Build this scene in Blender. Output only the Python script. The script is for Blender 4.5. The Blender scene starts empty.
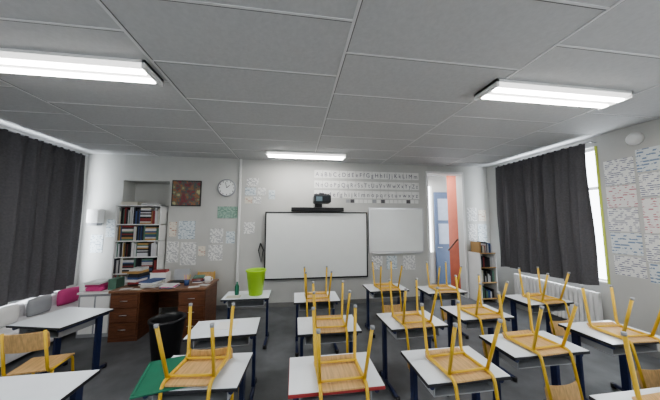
import bpy, bmesh, math, random
from mathutils import Vector, Matrix
random.seed(7)
SC=bpy.context.scene
COL=SC.collection
try:
    SC.view_settings.look='AgX - Medium High Contrast'
except Exception: pass

# ------------------------------------------------------------ materials
MATS={}
def mat(name,col,rough=0.6,metal=0.0,var=0.06,scale=6.0,bump=0.0,emit=None,es=0.0,trans=0.0,stretch=None):
    if name in MATS: return MATS[name]
    m=bpy.data.materials.new(name); m.use_nodes=True
    nt=m.node_tree; b=nt.nodes['Principled BSDF']
    tc=nt.nodes.new('ShaderNodeTexCoord'); mp=nt.nodes.new('ShaderNodeMapping')
    nt.links.new(tc.outputs['Object'],mp.inputs['Vector'])
    if stretch: mp.inputs['Scale'].default_value=stretch
    n=nt.nodes.new('ShaderNodeTexNoise'); n.inputs['Scale'].default_value=scale; n.inputs['Detail'].default_value=4
    nt.links.new(mp.outputs['Vector'],n.inputs['Vector'])
    r=nt.nodes.new('ShaderNodeValToRGB')
    r.color_ramp.elements[0].position=0.3; r.color_ramp.elements[1].position=0.7
    r.color_ramp.elements[0].color=[max(0,c*(1-var)) for c in col]+[1]
    r.color_ramp.elements[1].color=[min(1,c*(1+var)) for c in col]+[1]
    nt.links.new(n.outputs['Fac'],r.inputs['Fac'])
    nt.links.new(r.outputs['Color'],b.inputs['Base Color'])
    b.inputs['Roughness'].default_value=rough; b.inputs['Metallic'].default_value=metal
    if bump:
        bp=nt.nodes.new('ShaderNodeBump'); bp.inputs['Strength'].default_value=bump; bp.inputs['Distance'].default_value=0.01
        nt.links.new(n.outputs['Fac'],bp.inputs['Height']); nt.links.new(bp.outputs['Normal'],b.inputs['Normal'])
    if emit:
        b.inputs['Emission Color'].default_value=list(emit)+[1]; b.inputs['Emission Strength'].default_value=es
    MATS[name]=m; return m
def textpaper(name,bg,ink,rows=18,fill=0.5,axis='Y',ns=22):
    if name in MATS: return MATS[name]
    m=bpy.data.materials.new(name); m.use_nodes=True; nt=m.node_tree; b=nt.nodes['Principled BSDF']
    tc=nt.nodes.new('ShaderNodeTexCoord'); sp=nt.nodes.new('ShaderNodeSeparateXYZ'); nt.links.new(tc.outputs['Object'],sp.inputs[0])
    cb=nt.nodes.new('ShaderNodeCombineXYZ')
    nt.links.new(sp.outputs['X' if axis=='Y' else 'Y'],cb.inputs['X']); nt.links.new(sp.outputs['Z'],cb.inputs['Y'])
    w=nt.nodes.new('ShaderNodeTexWave'); w.bands_direction='Y'; w.inputs['Scale'].default_value=rows; nt.links.new(cb.outputs[0],w.inputs['Vector'])
    n=nt.nodes.new('ShaderNodeTexNoise'); n.inputs['Scale'].default_value=ns; n.inputs['Detail'].default_value=3; nt.links.new(cb.outputs[0],n.inputs['Vector'])
    g=nt.nodes.new('ShaderNodeMath'); g.operation='GREATER_THAN'; g.inputs[1].default_value=0.5; nt.links.new(w.outputs['Fac'],g.inputs[0])
    h=nt.nodes.new('ShaderNodeMath'); h.operation='GREATER_THAN'; h.inputs[1].default_value=fill; nt.links.new(n.outputs['Fac'],h.inputs[0])
    mu=nt.nodes.new('ShaderNodeMath'); mu.operation='MULTIPLY'; nt.links.new(g.outputs[0],mu.inputs[0]); nt.links.new(h.outputs[0],mu.inputs[1])
    mx=nt.nodes.new('ShaderNodeMix'); mx.data_type='RGBA'; mx.inputs['A'].default_value=list(bg)+[1]; mx.inputs['B'].default_value=list(ink)+[1]
    nt.links.new(mu.outputs[0],mx.inputs['Factor']); nt.links.new(mx.outputs['Result'],b.inputs['Base Color']); b.inputs['Roughness'].default_value=0.7
    MATS[name]=m; return m

WALL=mat('wall_paint',(0.56,0.56,0.54),0.75,var=0.06,scale=1.5)
CEIL=mat('ceiling_tile',(0.60,0.605,0.61),0.85,var=0.04,scale=30,bump=0.15)
TBAR=mat('ceiling_tbar',(0.76,0.76,0.77),0.5,var=0.02)
SHADOWGAP=mat('ceiling_gap',(0.18,0.18,0.18),0.8)
FLOOR=mat('floor_vinyl',(0.12,0.126,0.135),0.42,var=0.2,scale=5)
YEL=mat('yellow_paint',(0.70,0.46,0.06),0.35,var=0.08)
PLY=mat('beech_ply',(0.60,0.39,0.18),0.45,var=0.2,scale=4,stretch=(18,1.2,4))
NAVY=mat('navy_steel',(0.02,0.03,0.09),0.35,var=0.1)
LAM=mat('white_laminate',(0.80,0.84,0.89),0.28,var=0.02)
EDGE=mat('dark_edge',(0.03,0.03,0.035),0.5)
REDEDGE=mat('red_edge',(0.35,0.05,0.05),0.5)
BLK=mat('black_plastic',(0.015,0.015,0.017),0.4)
WHT=mat('white_plastic',(0.80,0.80,0.79),0.45,var=0.02)
GREYP=mat('grey_plastic',(0.35,0.36,0.38),0.5)
CURT=mat('curtain_cloth',(0.12,0.117,0.125),0.9,var=0.12,scale=40)
DWOOD=mat('dark_wood',(0.15,0.06,0.03),0.4,var=0.35,scale=4,stretch=(2,2,14))
DWOOD2=mat('top_wood',(0.20,0.10,0.055),0.35,var=0.3,scale=4,stretch=(2,14,2))
LIME=mat('lime_plastic',(0.42,0.70,0.05),0.4)
GREEN=mat('green_plastic',(0.02,0.17,0.10),0.45,var=0.1)
ORANGE=mat('orange_paint',(0.52,0.14,0.08),0.7)
BLUEP=mat('blue_door_paint',(0.12,0.17,0.28),0.5)
ALU=mat('aluminium',(0.6,0.6,0.62),0.3,metal=0.8,var=0.03)
BOARD=mat('whiteboard_surface',(0.80,0.82,0.81),0.25,var=0.01)
TUBE=mat('fluorescent_tube',(1,1,1),0.4,emit=(1,0.98,0.95),es=18)
DIFF=mat('prismatic_diffuser',(0.85,0.85,0.85),0.3,emit=(1,.98,.95),es=1.2)
YG=mat('yellow_green_frame',(0.55,0.62,0.10),0.5)
PINK=mat('pink_paper',(0.6,0.08,0.25),0.6)
CUSH=mat('white_cushion_cloth',(0.70,0.69,0.70),0.9,var=0.06,scale=20)

# ------------------------------------------------------------ mesh builder
class MB:
    def __init__(s): s.bm=bmesh.new(); s.mats=[]
    def mi(s,m):
        if m not in s.mats: s.mats.append(m)
        return s.mats.index(m)
    def box(s,lo,hi,m,bev=0.0,rot=None,seg=2):
        lo=Vector(lo);hi=Vector(hi);c=(lo+hi)/2;d=hi-lo
        M=Matrix.Translation(c)
        if rot: M=M@rot
        M=M@Matrix.Diagonal((d.x,d.y,d.z,1))
        r=bmesh.ops.create_cube(s.bm,size=1,matrix=M)
        fs=set(f for v in r['verts'] for f in v.link_faces)
        i=s.mi(m)
        for f in fs: f.material_index=i
        if bev:
            es=list(set(e for v in r['verts'] for e in v.link_edges))
            rr=bmesh.ops.bevel(s.bm,geom=es,offset=bev,segments=seg,affect='EDGES',profile=0.5)
            for f in rr['faces']: f.material_index=i; f.smooth=seg>2
    def rings(s,rings,m,cap=True,smooth=True,closed=True):
        i=s.mi(m); vs=[[s.bm.verts.new(p) for p in r] for r in rings]
        for a,b in zip(vs[:-1],vs[1:]):
            n=len(a)
            for k in range(n if closed else n-1):
                f=s.bm.faces.new((a[k],a[(k+1)%n],b[(k+1)%n],b[k])); f.material_index=i; f.smooth=smooth
        if cap:
            for r in (list(reversed(vs[0])),vs[-1]):
                f=s.bm.faces.new(r); f.material_index=i
    def tube(s,pts,r,m,seg=8,fil=0.0):
        pts=[Vector(p) for p in pts]
        if fil:
            out=[pts[0]]
            for a,b,c in zip(pts[:-2],pts[1:-1],pts[2:]):
                d1=(a-b);d2=(c-b);q=min(fil,d1.length*.45,d2.length*.45)
                p1=b+d1.normalized()*q;p2=b+d2.normalized()*q
                for k in range(5):
                    t=k/4; out.append(p1*(1-t)**2+b*2*t*(1-t)+p2*t*t)
            out.append(pts[-1]); pts=out
        n=None;rs=[]
        for k,p in enumerate(pts):
            if k==0:t=pts[1]-p
            elif k==len(pts)-1:t=p-pts[k-1]
            else:t=(pts[k+1]-p).normalized()+(p-pts[k-1]).normalized()
            t.normalize()
            if n is None:
                n=t.orthogonal().normalized()
            n=(n-t*n.dot(t)).normalized(); bb=t.cross(n)
            rs.append([p+(n*math.cos(a)+bb*math.sin(a))*r for a in [2*math.pi*j/seg for j in range(seg)]])
        s.rings(rs,m)
    def cyl(s,c,r1,r2,h,m,seg=24,cap=True):
        c=Vector(c)
        s.rings([[c+Vector((r*math.cos(a),r*math.sin(a),z)) for a in [2*math.pi*j/seg for j in range(seg)]] for r,z in((r1,0),(r2,h))],m,cap)
    def lathe(s,c,prof,m,seg=28):
        c=Vector(c)
        s.rings([[c+Vector((r*math.cos(a),r*math.sin(a),z)) for a in [2*math.pi*j/seg for j in range(seg)]] for r,z in prof],m,True)
    def mesh(s,name):
        bmesh.ops.recalc_face_normals(s.bm,faces=s.bm.faces)
        me=bpy.data.meshes.new(name); s.bm.to_mesh(me); s.bm.free()
        for m in s.mats: me.materials.append(m)
        return me
    def obj(s,name,loc=(0,0,0),rot=(0,0,0),parent=None):
        me=s.mesh(name); return inst(name,me,loc,rot,parent)
def inst(name,me,loc=(0,0,0),rot=(0,0,0),parent=None):
    o=bpy.data.objects.new(name,me); COL.objects.link(o); o.location=loc; o.rotation_euler=rot
    if parent: o.parent=parent
    return o
def bx(name,lo,hi,m,bev=0.0,rz=0):
    lo=Vector(lo);hi=Vector(hi);c=(lo+hi)/2
    b=MB();b.box(lo-c,hi-c,m,bev);return b.obj(name,c,(0,0,math.radians(rz)))

# ------------------------------------------------------------ room
XL,XR,YB,YF,H=-4.15,4.8,5.5,-3.0,3.18
T=0.2
bx('floor',(XL-T,YF-T,-0.1),(XR+T+1,YB+2.2,0),FLOOR)
b=MB(); b.box((XL-T,YF-T,H),(XR+T,YB+T,H+0.1),CEIL); b.obj('ceiling')
b=MB(); xs=[-1.235+1.62*k for k in range(-2,5)]
xs=[x for x in xs if XL<x<XR]
for x in xs: b.box((x-.011,YF,H-.006),(x+.011,YB,H+.002),TBAR); b.box((x+.011,YF,H-.002),(x+.019,YB,H+.002),SHADOWGAP)
ed=[XL]+xs+[XR]
for i,(x0,x1) in enumerate(zip(ed[:-1],ed[1:])):
    y=2.18-0.65*8+(0.0 if i%2==0 else -0.33)
    while y<YB:
        if y>YF: b.box((x0,y-.008,H-.004),(x1,y+.008,H+.002),TBAR); b.box((x0,y+.008,H-.002),(x1,y+.016,H+.002),SHADOWGAP)
        y+=0.65
b.obj('ceiling_grid_trim')
NX0,NX1,NZ=-3.47,-2.6,2.65
DX0,DX1,DZ=3.18,4.08,2.98
bx('wall_back_left',(XL-T,YB,0),(NX0,YB+T,H),WALL)
bx('wall_back_above_niche',(NX0,YB,NZ),(NX1,YB+T,H),WALL)
bx('wall_back_centre',(NX1,YB,0),(DX0,YB+T,H),WALL)
bx('wall_back_above_door',(DX0,YB,DZ),(DX1,YB+T,H),WALL)
bx('wall_back_right',(DX1,YB,0),(XR+T,YB+T,H),WALL)
bx('wall_niche',(NX0-.1,YB+.38,0),(NX1+.1,YB+.45,NZ+.1),WALL)
b=MB(); b.box((NX0-.08,YB+T,0),(NX0,YB+.38,NZ+.05),WALL); b.box((NX1,YB+T,0),(NX1+.08,YB+.38,NZ+.05),WALL); b.box((NX0,YB+T,NZ),(NX1,YB+.38,NZ+.08),WALL); b.obj('trim_2')
bx('wall_rear',(XL-T,YF-T,0),(XR+T,YF,H),WALL)
def sidewall(name,x0,x1,wins,m):
    b=MB(); y=YF
    for (a,c,z0,z1) in wins:
        b.box((x0,y,0),(x1,a,H),m); b.box((x0,a,0),(x1,c,z0),m); b.box((x0,a,z1),(x1,c,H),m); y=c
    b.box((x0,y,0),(x1,YB,H),m); return b.obj(name)
WL=[(-2.2,-0.4,0.9,2.9),(0.6,2.4,0.9,2.9),(3.2,5.3,0.72,2.95)]
WR=[(-2.2,-0.4,0.95,2.9),(3.24,5.0,0.85,3.02)]
sidewall('wall_left',XL-T,XL,WL,WALL); sidewall('wall_right',XR,XR+T,WR,WALL)
def window(name,x,a,c,z0,z1,m,mh):
    b=MB(); w=.05
    for yy in (a,(a+c)/2-w/2,c-w): b.box((x-.03,yy,z0),(x+.03,yy+w,z1),m)
    for zz in (z0,z1-w,z0+(z1-z0)*.68): b.box((x-.03,a,zz),(x+.03,c,zz+w),mh)
    b.box((x-.1,a,z0-.0),(x+.1,c,z0+.02),mh)
    b.obj(name)
k=1
for i,w in enumerate(WL): window('window_%d'%k,XL-.1,*w,WHT,WHT);k+=1
for i,w in enumerate(WR): window('window_%d'%k,XR+.1,*w,WHT,WHT);k+=1
b=MB(); b.box((XR-.012,3.205,.85),(XR-.002,3.237,3.02),YG); b.obj('trim_3')
BB=mat('baseboard_paint',(0.22,0.22,0.22),0.5)
b=MB()
for a,c in((XL,NX0),(NX1,DX0),(DX1,XR)): b.box((a,YB-.015,0),(c,YB,.09),BB)
b.obj('baseboard_back')
bx('baseboard_left',(XL,YF,0),(XL+.015,YB-.02,.09),BB); bx('baseboard_right',(XR-.015,YF,0),(XR,YB-.02,.09),BB)
# corridor beyond the door
bx('wall_corridor_side',(DX1+.04,YB+T,0),(DX1+.14,6.15,3.2),ORANGE)
b=MB(); 
b.box((2.3,6.9,0),(3.55,7.0,3.2),WALL); b.box((3.55,6.9,0),(4.12,7.0,.9),WALL); b.box((3.55,6.9,2.9),(4.12,7.0,3.2),WALL); b.box((4.12,6.9,0),(5.8,7.0,3.2),WALL)
b.obj('wall_corridor_end')
bx('wall_corridor_left',(2.2,YB+T,0),(2.3,7.0,3.2),WALL); bx('wall_corridor_right',(5.7,5.9,0),(5.8,7.0,3.2),WALL)
bx('ceiling_corridor',(2.2,YB+T,3.2),(5.8,7.0,3.3),CEIL)
DG=mat('door_glass',(0.38,0.44,0.56),0.15)
b=MB(); b.box((4.16,6.84,0),(4.88,6.89,2.7),BLUEP)
for z0,z1 in((1.15,1.75),(1.85,2.5)): b.box((4.25,6.825,z0),(4.78,6.845,z1),DG)
b.tube([(4.22,6.84,1.05),(4.22,6.78,1.05),(4.32,6.78,1.05)],.012,ALU); b.obj('door_1')
b=MB(); b.box((3.20,5.73,.01),(3.25,6.55,2.5),WHT); b.box((3.25,5.9,1.3),(3.257,6.4,2.2),DG); b.tube([(3.25,6.45,1.05),(3.30,6.45,1.05),(3.30,6.35,1.05)],.01,ALU); b.obj('door_2')
b=MB(); b.tube([(DX1+.04,5.75,1.35),(DX1-.01,5.75,1.35),(DX1-.01,6.12,1.05)],.02,DWOOD); b.obj('stair_handrail')
b=MB()
for a,c in(((DX0-.05,YB-.02,0),(DX0,YB+.0,DZ+.05)),((DX1,YB-.02,0),(DX1+.05,YB,DZ+.05)),((DX0,YB-.02,DZ),(DX1,YB,DZ+.05))): b.box(a,c,WHT)
b.obj('trim_1')
b=MB(); b.box((-1.2,YB-.04,.35),(-1.16,YB-.002,H-.01),WHT); b.obj('cable_trunking')

# ------------------------------------------------------------ curtains
def curtain(name,x,y0,y1,z0,z1,side,amp=.05,n=9,sd=0):
    b=MB(); i=b.mi(CURT); N=260;K=12; g=[]
    for k in range(K+1):
        z=z0+(z1-z0)*k/K; row=[]
        for j in range(N+1):
            t=j/N; y=y0+(y1-y0)*t
            q=k/K; a=amp*(1.15-.35*q)*(.75+.35*math.sin(t*17+sd))
            ph=t*n*2*math.pi+1.1*math.sin(t*9+sd)+.25*math.sin(z*2+t*5)
            xx=x+a*math.sin(ph)+.012*math.sin(ph*2.3+z)
            if k==K: xx=x+.03*math.sin(ph*2)
            row.append(b.bm.verts.new((xx,y+.012*math.sin(z*3+j*.2),z+(.02*math.sin(t*14+sd) if k==0 else 0))))
        g.append(row)
    for k in range(K):
        for j in range(N):
            f=b.bm.faces.new((g[k][j],g[k][j+1],g[k+1][j+1],g[k+1][j])); f.smooth=True; f.material_index=i
    b.tube([(x,y0-.1,z1+.0),(x,y1+.06,z1+.0)],.014,ALU)
    for yy in (y0-.06,y1+.03): b.tube([(x,yy,z1+.0),(x+side*.145,yy,z1+.0)],.01,ALU)
    return b.obj(name)
curtain('window_curtain',XL+.155,3.0,5.22,.64,3.08,-1)
curtain('window_curtain',XR-.155,3.27,5.05,.80,3.08,1,n=8,sd=2)
curtain('window_curtain',XL+.155,.5,2.5,.64,3.08,-1,sd=4)

# ------------------------------------------------------------ ceiling lights
def lamp(x,y,L=1.55,LP=24):
    b=MB(); w=.15
    b.box((-L/2,-w,.055),(L/2,w,.08),WHT)
    b.rings([[Vector((s*L/2*q,-w*.97,.055)),Vector((s*L/2*q,-w*.75,0.02)),Vector((s*L/2*q,w*.75,.02)),Vector((s*L/2*q,w*.97,.055))] for s,q in((-1,.97),(1,.97))],DIFF,smooth=False)
    for s in(-1,1): b.box((-L/2+.04,s*.07-.03,.006),(L/2-.04,s*.07+.03,.021),TUBE,bev=.005)
    b.box((-L/2,-w,.01),(-L/2+.025,w,.08),WHT); b.box((L/2-.025,-w,.01),(L/2,w,.08),WHT)
    b.obj('fluorescent_ceiling_light',(x,y,H-.082))
    ld=bpy.data.lights.new('fl','AREA'); ld.shape='RECTANGLE'; ld.size=L;ld.size_y=.25; ld.energy=LP; ld.color=(1,.98,.94)
    lo=bpy.data.objects.new('fluorescent_glow',ld); COL.objects.link(lo); lo.location=(x,y,H-.1)
lamp(-2.06,2.33); lamp(2.72,2.15,1.62); lamp(.22,4.9,1.6,13)
lamp(-2.02,-1.2,LP=14); lamp(2.78,-1.2,LP=14)  # unseen pair behind the camera, added as fill light
def wl(x,a,c,z0,z1,e,d):
    ld=bpy.data.lights.new('day','AREA'); ld.shape='RECTANGLE'; ld.size=z1-z0;ld.size_y=c-a; ld.energy=e; ld.color=(.87,.93,1)
    lo=bpy.data.objects.new('window_daylight',ld); COL.objects.link(lo); lo.location=(x,(a+c)/2,(z0+z1)/2); lo.rotation_euler=(0,d*math.pi/2,0)
wl(XL-.17,*WL[0],34,-1); wl(XR+.17,*WR[0],56,1)
wl(XL-.17,*WL[2],120,-1); wl(XR+.17,*WR[1],130,1)
ld=bpy.data.lights.new('cor','AREA'); ld.size=.8; ld.energy=32; lo=bpy.data.objects.new('corridor_fill_light',ld); COL.objects.link(lo); lo.location=(3.5,6.3,3.1)  # area lamp added to brighten the corridor, no fixture modelled
w=bpy.data.worlds.new('w'); SC.world=w; w.use_nodes=True; bg=w.node_tree.nodes['Background']; bg.inputs[0].default_value=(.9,.96,1,1); bg.inputs[1].default_value=6

# ------------------------------------------------------------ chair
def chair_mesh(seatm,name):
    b=MB(); r=.0125
    for s in(-1,1):
        b.tube([(s*.172,.185,0),(s*.155,.155,.395),(s*.155,-.165,.395),(s*.150,-.235,.80)],r,YEL,fil=.05)
        b.tube([(s*.178,-.225,0),(s*.157,-.11,.385)],r,YEL)
        for p in((s*.172,.185,0),(s*.178,-.225,0)): b.cyl((p[0],p[1],-.004),.0145,.0135,.022,GREYP,seg=10)
    b.tube([(-.155,.12,.385),(.155,.12,.385)],.009,YEL); b.tube([(-.155,-.10,.385),(.155,-.10,.385)],.009,YEL)
    def panel(fn,nu,nv,th,m):
        i=b.mi(m); top=[];bot=[]
        for a in range(nu+1):
            ra=[];rb=[]
            for c in range(nv+1):
                p,n=fn(a/nu,c/nv); ra.append(b.bm.verts.new(p+n*th/2)); rb.append(b.bm.verts.new(p-n*th/2))
            top.append(ra);bot.append(rb)
        F=[]
        for a in range(nu):
            for c in range(nv):
                F.append(b.bm.faces.new((top[a][c],top[a+1][c],top[a+1][c+1],top[a][c+1])))
                F.append(b.bm.faces.new((bot[a][c],bot[a][c+1],bot[a+1][c+1],bot[a+1][c])))
        for a in range(nu):
            for c in (0,nv): F.append(b.bm.faces.new((top[a][c],bot[a][c],bot[a+1][c],top[a+1][c])))
        for c in range(nv):
            for a in (0,nu): F.append(b.bm.faces.new((top[a][c],top[a][c+1],bot[a][c+1],bot[a][c])))
        for f in F: f.material_index=i; f.smooth=False
    def seat(u,v):
        y=-.165+.355*v; w=.172-.02*(1-v)
        e=abs(v-.5)*2; w*=1-.10*max(0,(e-.8)/.2)**2
        x=(u-.5)*2*w; z=.412-.010*math.sin(math.pi*v)*(1-abs(u-.5)*2*.3)-.03*max(0,(v-.85)/.15)**2
        return Vector((x,y,z)),Vector((0,0,1))
    panel(seat,8,12,.011,seatm)
    def back(u,v):
        z=.62+.17*v; e=abs(v-.5)*2; w=.172*(1-.10*max(0,(e-.6)/.4)**2)
        x=(u-.5)*2*w; y=-.165-.07*(z-.395)/.405 -.03*(1-(2*u-1)**2)+.012
        return Vector((x,y,z)),Vector((0,1,.2)).normalized()
    panel(back,10,8,.010,seatm)
    return b.mesh(name)
CH=chair_mesh(PLY,'school_chair')

def desk_mesh(w,d,name,edge=EDGE,h=.7):
    b=MB()
    b.box((-w/2+.004,-d/2+.004,h-.006),(w/2-.004,d/2-.004,h),LAM)
    b.box((-w/2,-d/2,h-.026),(w/2,d/2,h-.004),edge,bev=.003)
    for s in(-1,1):
        x=s*(w/2-.05)
        b.tube([(x,-d/2+.03,h-.045),(x,d/2-.03,h-.045)],.017,NAVY)
        b.box((x-.016,d/2-.16,.03),(x+.016,d/2-.10,h-.03),NAVY)
        b.tube([(x,d/2-.02,.03),(x,-d/2+.0,.03)],.02,NAVY)
        for yy in(-d/2,d/2-.02): b.cyl((x,yy,0),.024,.024,.045,BLK,seg=10)
    b.box((-w/2+.05,d/2-.15,h-.10),(w/2-.05,d/2-.115,h-.05),NAVY)
    b.box((-w/2+.08,-d/2+.06,h-.13),(w/2-.08,d/2-.09,h-.122),GREYP)
    for s in(-1,1): b.box((s*(w/2-.08)-.004,-d/2+.06,h-.13),(s*(w/2-.08)+.004,d/2-.09,h-.03),GREYP)
    return b.mesh(name)
DESKS={}
def desk(x0,x1,y0,y1,rz=0,red=False):
    w=round(x1-x0,2);d=round(y1-y0,2);k=(w,d,red)
    if k not in DESKS: DESKS[k]=desk_mesh(w,d,'school_desk',REDEDGE if red else EDGE)
    return inst('school_desk',DESKS[k],((x0+x1)/2,(y0+y1)/2,0),(0,0,math.radians(rz)))
def chair_on(x,y0,rz=0,me=None,dz=0):
    o=inst('school_chair',me or CH)
    o.matrix_world=Matrix.Translation((x,y0+.15,.7+.419+dz))@Matrix.Rotation(math.radians(rz),4,'Z')@Matrix.Rotation(math.pi,4,'Y')
def chair_up(x,y,rz=0,me=None): inst('school_chair',me or CH,(x,y,.004),(0,0,math.radians(rz)))

desk(-.03,.62,1.69,2.13,0,True); chair_on(.33,1.69,1)
desk(.04,.69,2.53,2.97);      chair_on(.38,2.53,-2)
desk(.0,.65,3.5,3.98);        chair_on(.33,3.5,1)
desk(-1.0,-.35,1.83,2.28,-4)
desk(-1.04,-.37,2.6,3.03,2)
desk(-1.03,-.36,3.77,4.2)
b=MB(); b.box((-.16,-.215,0),(.16,.215,.012),GREEN,bev=.003); b.box((-.16,-.20,.0125),(-.14,.20,.016),GREEN); b.box((.13,-.20,.0125),(.134,.20,.014),BLK); b.obj('green_folder',(-.90,2.03,.7012),(0,0,math.radians(14)))
chair_on(-.68,1.85,-6,dz=.017)
chair_up(-.66,2.40,0)
desk(1.2,1.86,3.88,4.32); chair_on(1.53,3.88,2)
desk(.99,1.64,2.52,2.97,2); chair_on(1.3,2.52,2)
desk(.91,1.55,1.66,2.1,0); chair_on(1.24,1.66,3)
desk(2.06,2.72,3.64,4.08); chair_on(2.4,3.64,-2)
desk(1.89,2.55,2.63,3.08); chair_on(2.23,2.63,3)
desk(1.79,2.52,1.87,2.27); chair_on(2.15,1.87,3)
desk(3.12,3.82,2.97,3.42,2); chair_on(3.5,2.97,3)
desk(2.85,3.52,1.93,2.4); chair_on(3.2,1.93,-3)
desk(1.87,2.55,.98,1.42); chair_on(2.2,.98,2)
desk(2.95,3.6,1.1,1.54); chair_on(3.28,1.1,-2)
desk(-2.98,-2.33,3.1,3.68,-14); chair_up(-2.45,2.92,8)
desk(-2.08,-1.43,1.74,2.17)

# ------------------------------------------------------------ interactive whiteboard
y=YB-.004
b=MB()
b.box((-.63,y-.07,.58),(1.63,y-.01,2.02),GREYP,bev=.006); b.box((-.605,y-.075,.61),(1.605,y-.068,1.995),BOARD)
for a,c in(((-.63,y-.085,.58),(1.63,y-.06,.605)),((-.63,y-.085,1.997),(1.63,y-.06,2.02)),((-.63,y-.085,.58),(-.607,y-.06,2.02)),((1.607,y-.085,.58),(1.63,y-.06,2.02))): b.box(a,c,BLK)
b.obj('interactive_whiteboard')
b=MB(); b.box((-.08,y-.13,2.03),(1.08,y-.02,2.12),BLK,bev=.01); b.obj('soundbar_speaker')
b=MB()
b.box((.44,y-.04,2.13),(.60,y,2.36),BLK); b.box((.47,y-.7,2.33),(.57,y-.02,2.37),BLK)
b.box((.36,y-.80,2.17),(.70,y-.42,2.33),mat('projector_shell',(.04,.045,.05),.35),bev=.03)
b.box((.40,y-.82,2.20),(.52,y-.79,2.29),mat('lens_glass',(.3,.4,.45),.1)); b.box((.38,y-.62,2.33),(.68,y-.46,2.36),BLK)
b.obj('short_throw_projector')
b=MB(); b.box((1.68,y-.035,1.1),(3.02,y-.005,2.13),ALU,bev=.004); b.box((1.71,y-.04,1.13),(2.99,y-.03,2.10),BOARD); b.box((1.75,y-.09,1.08),(2.95,y-.01,1.10),ALU); b.obj('wall_whiteboard')
b=MB(); b.tube([(-.72,y-.03,1.35),(-.76,y-.04,1.2),(-.7,y-.04,.95),(-.66,y-.04,1.2),(-.72,y-.03,1.35)],.012,BLK); b.obj('headphone_cable')

# ------------------------------------------------------------ posters
P1=textpaper('paper_writing_a',(.82,.82,.80),(.30,.30,.34),14,.5)
P2=textpaper('paper_writing_b',(.70,.75,.77),(.26,.34,.42),10,.52)
P3=textpaper('paper_writing_c',(.76,.72,.64),(.48,.25,.2),8,.55)
PG=textpaper('paper_green',(.35,.50,.42),(.15,.25,.2),12,.5)
def poster(x0,x1,z0,z1,m,name='wall_poster'):
    return bx(name,(x0,YB-.008,z0),(x1,YB-.002,z1),m)
ART=mat('abstract_painting_colors',(.2,.1,.08),.5)
nt=ART.node_tree; rr=[n for n in nt.nodes if n.type=='VALTORGB'][0]; nn=[n for n in nt.nodes if n.type=='TEX_NOISE'][0]; nn.inputs['Scale'].default_value=8
cr=rr.color_ramp; cr.elements[0].color=(.06,.08,.07,1); cr.elements[1].color=(.50,.45,.25,1)
for p,c in((.40,(.28,.05,.06,1)),(.47,(.06,.13,.12,1)),(.54,(.35,.14,.07,1)),(.60,(.12,.17,.12,1))): e=cr.elements.new(p); e.color=c
b=MB(); b.box((-2.54,YB-.03,2.13),(-1.97,YB-.003,2.67),BLK); b.box((-2.52,YB-.035,2.15),(-1.99,YB-.028,2.65),ART); b.obj('framed_painting')
b=MB(); seg=32
b.rings([[Vector((r*math.cos(a),yy,r*math.sin(a))) for a in [2*math.pi*j/seg for j in range(seg)]] for r,yy in((.19,0),(.19,-.035),(.165,-.035))],GREYP,cap=False)
b.rings([[Vector((r*math.cos(a),yy,r*math.sin(a))) for a in [2*math.pi*j/seg for j in range(seg)]] for r,yy in((.166,-.01),(.166,-.025))],BOARD)
for j in range(12):
    a=j*math.pi/6; b.box((.145*math.cos(a)-.006,-.03,.145*math.sin(a)-.012),(.145*math.cos(a)+.006,-.026,.145*math.sin(a)+.012),BLK)
b.tube([(0,-.032,0),(.06,-.032,.06)],.006,BLK); b.tube([(0,-.032,0),(-.03,-.032,.12)],.004,BLK)
b.obj('wall_clock',(-1.455,YB-.003,2.53))
poster(-1.63,-1.22,1.88,2.13,PG)
for (a,c,d,e,m) in [(-2.38,-2.06,1.45,1.82,P2),(-2.58,-2.36,.98,1.4,P1),(-2.32,-2.02,.92,1.38,P1),(-1.78,-1.5,1.0,1.32,P1),(-1.76,-1.5,1.36,1.66,P1),(-2.56,-2.42,1.5,1.8,P3),(-1.98,-1.84,1.1,1.3,P3),(-1.44,-1.26,1.35,1.6,P2),
  (-1.08,-.92,2.2,2.35,P3),(-.9,-.74,2.2,2.35,P1),(-1.08,-.85,2.38,2.55,P2),(-.82,-.64,2.38,2.55,P1),(-1.05,-.8,2.58,2.76,P1),(-.58,-.44,2.3,2.5,P2),(-1.08,-.86,1.55,1.8,P1),
  (4.2,4.42,1.35,1.75,P1),(4.46,4.7,1.3,1.75,P2),(4.2,4.45,1.82,2.15,P1),(4.5,4.7,1.82,2.1,P3),(-3.72,-3.52,1.5,1.85,P2),
  (1.75,2.0,.72,1.02,P1),(2.1,2.35,.72,1.02,P2),(2.5,2.8,.70,1.02,P1)]: poster(a,c,d,e,m)
rows=["AaBbCcDdEeFfGgHhIiJjKkLlMm","NnOoPpQqRrSsTtUuVvWwXxYyZz","abcdefghijklmnopqrstuvwxyz"]
tm=mat('letter_ink',(.16,.16,.20),.7); cw=mat('card_white',(.78,.78,.76),.7)
zz=[2.84,2.60,2.38]
b=MB()
for z,r in zip(zz,rows):
    for k in range(13):
        x=.42+k*.195+.005; b.box((x,YB-.007,z-.035),(x+.185,YB-.003,z+.14),cw)
root=b.obj('alphabet_chart')
for z,r in zip(zz,rows):
    cu=bpy.data.curves.new('letters','FONT'); cu.body=' '.join(r); cu.size=.14; cu.materials.append(tm)
    o=bpy.data.objects.new('letters',cu); COL.objects.link(o); o.rotation_euler=(math.pi/2,0,0); o.location=(.45,YB-.009,z); o.parent=root
    bpy.context.view_layer.update(); wdt=o.dimensions.x; o.scale=(2.46/wdt,1,1)
b=MB()
for k in range(24):
    if k*.105+.42>1.12: b.box((.42+k*.105,YB-.007,2.24),(.51+k*.105,YB-.003,2.32),random.choice([cw,CURT,GREYP,cw]))
b.obj('number_strip')
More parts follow.
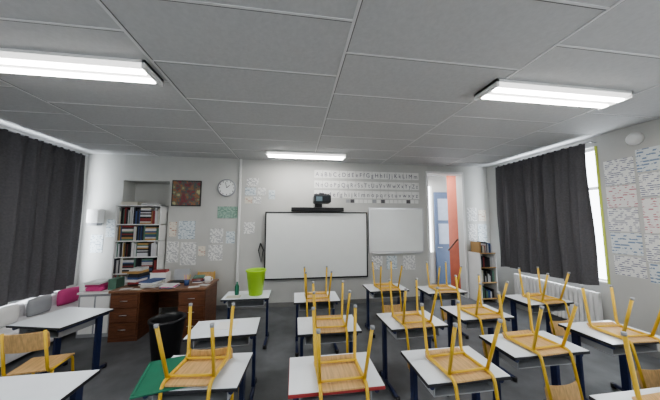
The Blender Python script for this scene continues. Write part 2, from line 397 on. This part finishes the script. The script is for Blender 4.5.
Q1=textpaper('side_writing_a',(.82,.82,.80),(.28,.28,.36),11,.50,'X',16); Q2=textpaper('side_writing_b',(.74,.77,.78),(.24,.32,.44),7,.50,'X',14); Q3=textpaper('side_writing_c',(.82,.80,.78),(.55,.25,.28),9,.54,'X',18)
i=0
for (a,c,zs) in [(2.80,3.14,[(1.02,1.30),(1.33,1.64),(1.66,2.0),(2.02,2.34),(2.36,2.74)]),(2.38,2.77,[(.98,1.24),(1.26,1.63),(1.65,2.12),(2.15,2.47),(2.5,2.82)]),(1.94,2.35,[(.95,1.22),(1.24,1.68),(1.7,2.02),(2.05,2.42),(2.45,2.86)]),(1.4,1.91,[(.95,1.42),(1.45,2.12),(2.15,2.85)])]:
    for d,e in zs:
        j=random.uniform(-.012,.012); bx('wall_poster',(XR-.008,a+j,d),(XR-.002,c+j,e),(Q1,Q2,Q1,Q3)[i%4]); i+=1
b=MB(); b.lathe((0,0,0),[(.09,0),(.09,.04),(.05,.07)],WHT); b.obj('alarm_sounder',(XR-.002,2.75,2.98),(0,-math.pi/2,0))

# ------------------------------------------------------------ bookcase
X0,X1=-3.44,-2.63; yf,yb=YB-.2,YB+.19
b=MB()
for x in (X0,X1-.025): b.box((x,yf,0),(x+.025,yb,2.13),WHT)
lev=[.06,.47,.82,1.13,1.44,1.76]
for z in lev+[2.13]: b.box((X0,yf,z-.02),(X1,yb,z),WHT)
b.box((X0,yb-.012,0),(X1,yb,2.13),WHT)
b.obj('bookcase')
cols=[(.02,.02,.025),(.03,.03,.04),(.5,.5,.5),(.25,.04,.04),(.05,.09,.22),(.6,.58,.5),(.03,.03,.03),(.4,.25,.1),(.1,.2,.15),(.65,.65,.65),(.6,.6,.62)]
CM=[mat('book_cover_%d'%i,c,.5) for i,c in enumerate(cols)]
b=MB()
for li,z in enumerate(lev):
    x=X0+.028; top=(lev+[2.13])[li+1]-.03
    while x<X1-.06:
        w=random.uniform(.014,.04); h=min(top-z,random.uniform(.23,.34))
        if random.random()<.06 and x<X1-.25:
            hh=z
            for q in range(12):
                t=random.uniform(.02,.04)
                if hh+t>top: break
                b.box((x,yf+.01,hh+.001),(x+.19,yb-.05,hh+t),random.choice(CM)); hh+=t
            x+=.195; continue
        b.box((x,yf+random.uniform(.0,.03),z+.001),(x+w-.0015,yb-.05,z+h),random.choice(CM)); x+=w
b.obj('row_of_books')
b=MB(); b.box((X0+.05,yf+.03,2.131),(X0+.35,yb-.05,2.2),CM[5]); b.box((X0+.42,yf+.03,2.131),(X1-.1,yb-.05,2.17),CM[2]); b.obj('boxes_of_files')
b=MB(); b.box((-3.98,YB-.16,1.78),(-3.76,YB-.004,2.05),WHT,bev=.02); b.box((-3.95,YB-.15,1.73),(-3.79,YB-.02,1.785),GREYP); b.obj('paper_towel_dispenser')
poster(-3.98,-3.76,1.2,1.55,P2)
# ------------------------------------------------------------ teacher desk
b=MB(); x0,x1,y0,y1=-2.78,-1.38,4.25,4.9
b.box((x0,y0,.72),(x1,y1,.755),DWOOD2,bev=.004)
for a in((x0+.02,x0+.42),(x1-.42,x1-.02)):
    b.box((a[0],y0+.03,.0),(a[1],y1-.03,.72),DWOOD)
    for k in range(3):
        b.box((a[0]+.015,y0+.014,.08+k*.21),(a[1]-.015,y0+.032,.27+k*.21),DWOOD,bev=.003)
        b.tube([((a[0]+a[1])/2-.05,y0+.0,.18+k*.21),((a[0]+a[1])/2+.05,y0+.0,.18+k*.21)],.006,ALU)
b.box((x0+.42,y1-.06,.3),(x1-.42,y1-.04,.72),DWOOD)
b.obj('teacher_desk')
def stack(name,x,y,z,w,d,n,ms,t0=.01,t1=.03,jit=.02):
    b=MB(); zc=z
    for k in range(n):
        t=random.uniform(t0,t1); jx=random.uniform(-jit,jit); jy=random.uniform(-jit,jit)
        b.box((x-w/2+jx,y-d/2+jy,zc),(x+w/2+jx,y+d/2+jy,zc+t),random.choice(ms),rot=Matrix.Rotation(random.uniform(-.25,.25),4,'Z')); zc+=t+.0005
    return b.obj(name)
stack('stack_of_papers',-2.30,4.5,.757,.22,.30,7,[CM[2],CM[5],CM[9],CM[4],CM[9]],.006,.02)
stack('stack_of_books',-2.62,4.66,.757,.18,.24,8,CM,.02,.04)
stack('stack_of_notebooks',-1.98,4.40,.757,.2,.22,4,[CM[9],PINK,CM[4]],.006,.012)
stack('stack_of_exercise_books',-1.66,4.72,.757,.17,.22,7,[CM[4],CM[9],CM[3],CM[8],LIME],.008,.016)
for (sx,sy,r,m) in [(-2.6,4.36,20,CM[9]),(-2.42,4.31,-12,CM[5]),(-1.6,4.34,15,CM[9]),(-1.48,4.45,-20,CM[9])]:
    bx('sheet_of_paper',(sx-.08,sy-.05,.757),(sx+.08,sy+.05,.7595),m,rz=r)
b=MB(); b.box((-2.12,4.62,.757),(-1.86,4.82,.775),BLK,bev=.004); b.box((-2.12,4.82,.765),(-1.86,4.84,.96),GREYP,rot=Matrix.Rotation(-.2,4,'X')); b.obj('laptop')
b=MB(); b.lathe((-1.77,4.48,.757),[(.035,0),(.04,.09),(.036,.09),(.03,.01)],CM[4],seg=18)
for k in range(5): b.tube([(-1.77+.01*k-.02,4.48,.77),(-1.77+.02*(k-2),4.48+.01*k,.92)],.004,random.choice([YEL,PINK,GREEN]),seg=6)
b.obj('pencil_pot')
b=MB(); b.box((-2.46,4.72,.757),(-2.2,4.87,.92),WHT); b.box((-2.44,4.74,.921),(-2.22,4.85,.96),CM[3]); b.obj('cardboard_box')
b=MB(); b.lathe((-1.48,4.6,.757),[(.045,0),(.05,.10),(.045,.10),(.04,.01)],WHT,seg=18); b.tube([(-1.435,4.6,.78),(-1.40,4.6,.80),(-1.405,4.6,.84),(-1.435,4.6,.845)],.006,WHT); b.obj('coffee_mug')
chair_up(-1.75,5.13,180)
b=MB(); b.box((-3.35,4.5,.0),(-2.88,4.95,.66),GREYP); b.box((-3.37,4.48,.66),(-2.86,4.97,.69),WHT); b.box((-3.32,4.485,.06),(-3.13,4.505,.62),WHT); b.box((-3.10,4.485,.06),(-2.91,4.505,.62),WHT); b.obj('low_storage_cabinet')
stack('pile_of_folders',-3.2,4.7,.692,.24,.3,5,[PINK,CM[9],PINK],.02,.035)
b=MB(); b.box((-3.02,4.6,.692),(-2.9,4.8,.86),CM[8]); b.obj('file_box')
# upholstered white bench seat under the left window
b=MB(); b.box((XL+.06,2.95,.05),(XL+.66,5.1,.28),CUSH,bev=.02)
for k in range(3):
    a=2.97+k*.71; b.box((XL+.16,a,.28),(XL+.70,a+.69,.43),CUSH,bev=.045,seg=5); b.box((XL+.02,a,.34),(XL+.22,a+.69,.61),CUSH,bev=.045,seg=5)
b.box((XL+.06,5.05,.05),(XL+.68,5.2,.56),CUSH,bev=.04,seg=5)
for yy in(3.02,5.0):
    for xx in (XL+.1,XL+.58): b.cyl((xx,yy,0),.02,.02,.06,BLK,seg=10)
b.obj('white_sofa')
def pillow(name,m,loc,rot):
    b=MB(); N=12; i=b.mi(m)
    for sgn in(1,-1):
        g=[]
        for p in range(N+1):
            row=[]
            for q in range(N+1):
                u=p/N*2-1;v=q/N*2-1; t=.055*((1-u**4)*(1-v**4))**.6
                row.append(b.bm.verts.new((u*.16*(1-.08*v*v),sgn*t,v*.13*(1-.08*u*u))))
            g.append(row)
        for p in range(N):
            for q in range(N):
                f=b.bm.faces.new((g[p][q],g[p+1][q],g[p+1][q+1],g[p][q+1])); f.smooth=True; f.material_index=i
    bmesh.ops.remove_doubles(b.bm,verts=b.bm.verts,dist=.0005)
    b.obj(name,loc,rot)
pillow('pink_cushion',PINK,(XL+.40,4.82,.565),(0,0,1.3)); pillow('grey_cushion',GREYP,(XL+.40,4.35,.565),(0,0,1.45)); pillow('white_cushion',WHT,(XL+.40,3.9,.565),(0,0,1.5))
b=MB(); b.lathe((0,0,0),[(.15,0),(.2,.5),(.215,.52),(.215,.55),(.19,.55),(.185,.5),(.14,.02)],BLK); b.obj('waste_bin',(-1.64,3.62,0))
b=MB(); b.lathe((0,0,0),[(.10,0),(.14,.34),(.155,.35),(.155,.37),(.135,.37),(.13,.34),(.09,.01)],LIME); b.obj('lime_bucket',(-.58,3.98,.701))
b=MB(); b.lathe((0,0,0),[(.03,0),(.032,.12),(.012,.16),(.012,.19)],GREEN,seg=16); b.obj('green_bottle',(-.86,4.0,.701))
bx('sheet_of_paper',(-.98,3.82,.701),(-.78,3.95,.704),CM[5]); bx('sheet_of_paper',(-.8,2.75,.701),(-.6,2.95,.704),P1)
# ------------------------------------------------------------ right back shelf
b=MB(); X0,X1=4.14,4.55; yf=YB-.42
for x in(X0,X1-.02): b.box((x,yf,0),(x+.02,YB-.02,1.1),WHT)
for z in(.1,.45,.78,1.1): b.box((X0,yf,z-.02),(X1,YB-.02,z),PLY)
b.obj('low_bookshelf')
b=MB()
for z in(.1,.45,.78,1.1):
    x=X0+.03
    while x<X1-.08:
        w=random.uniform(.02,.06);h=random.uniform(.13,.26);b.box((x,yf+.03,z+.001),(x+w-.003,YB-.1,z+h),random.choice(CM));x+=w
b.obj('row_of_books')
def radiator(x,y0,y1,z0,z1,s):
    b=MB(); n=int((y1-y0)/.07)
    for k in range(n):
        yy=y0+(y1-y0)*k/n; b.box((x-.04,yy,z0),(x+.04,yy+.055,z1),WHT,bev=.01)
    b.box((x-.02,y0,z0+.04),(x+.02,y1-.02,z0+.08),WHT); b.box((x-.02,y0,z1-.08),(x+.02,y1-.02,z1-.04),WHT)
    for yy in(y0+.1,y1-.15): b.box((x-.02,yy,0),(x+.02,yy+.03,z0+.02),WHT)
    b.obj('cast_radiator')
radiator(XR-.09,3.3,4.8,.12,.70,-1)

# ------------------------------------------------------------ camera
f=245;th=math.atan(35/f);ph=math.atan(22/f)
F=Vector((math.sin(th)*math.cos(ph),math.cos(th)*math.cos(ph),math.sin(ph)))
R=Vector((math.cos(th),-math.sin(th),0));U=R.cross(F)
cd=bpy.data.cameras.new('camera'); cd.sensor_width=36; cd.lens=f/660*36; cd.clip_start=.02
co=bpy.data.objects.new('camera',cd); COL.objects.link(co)
M=Matrix((R,U,-F)).transposed().to_4x4(); M.translation=Vector((0,0,1.8)); co.matrix_world=M
SC.camera=co
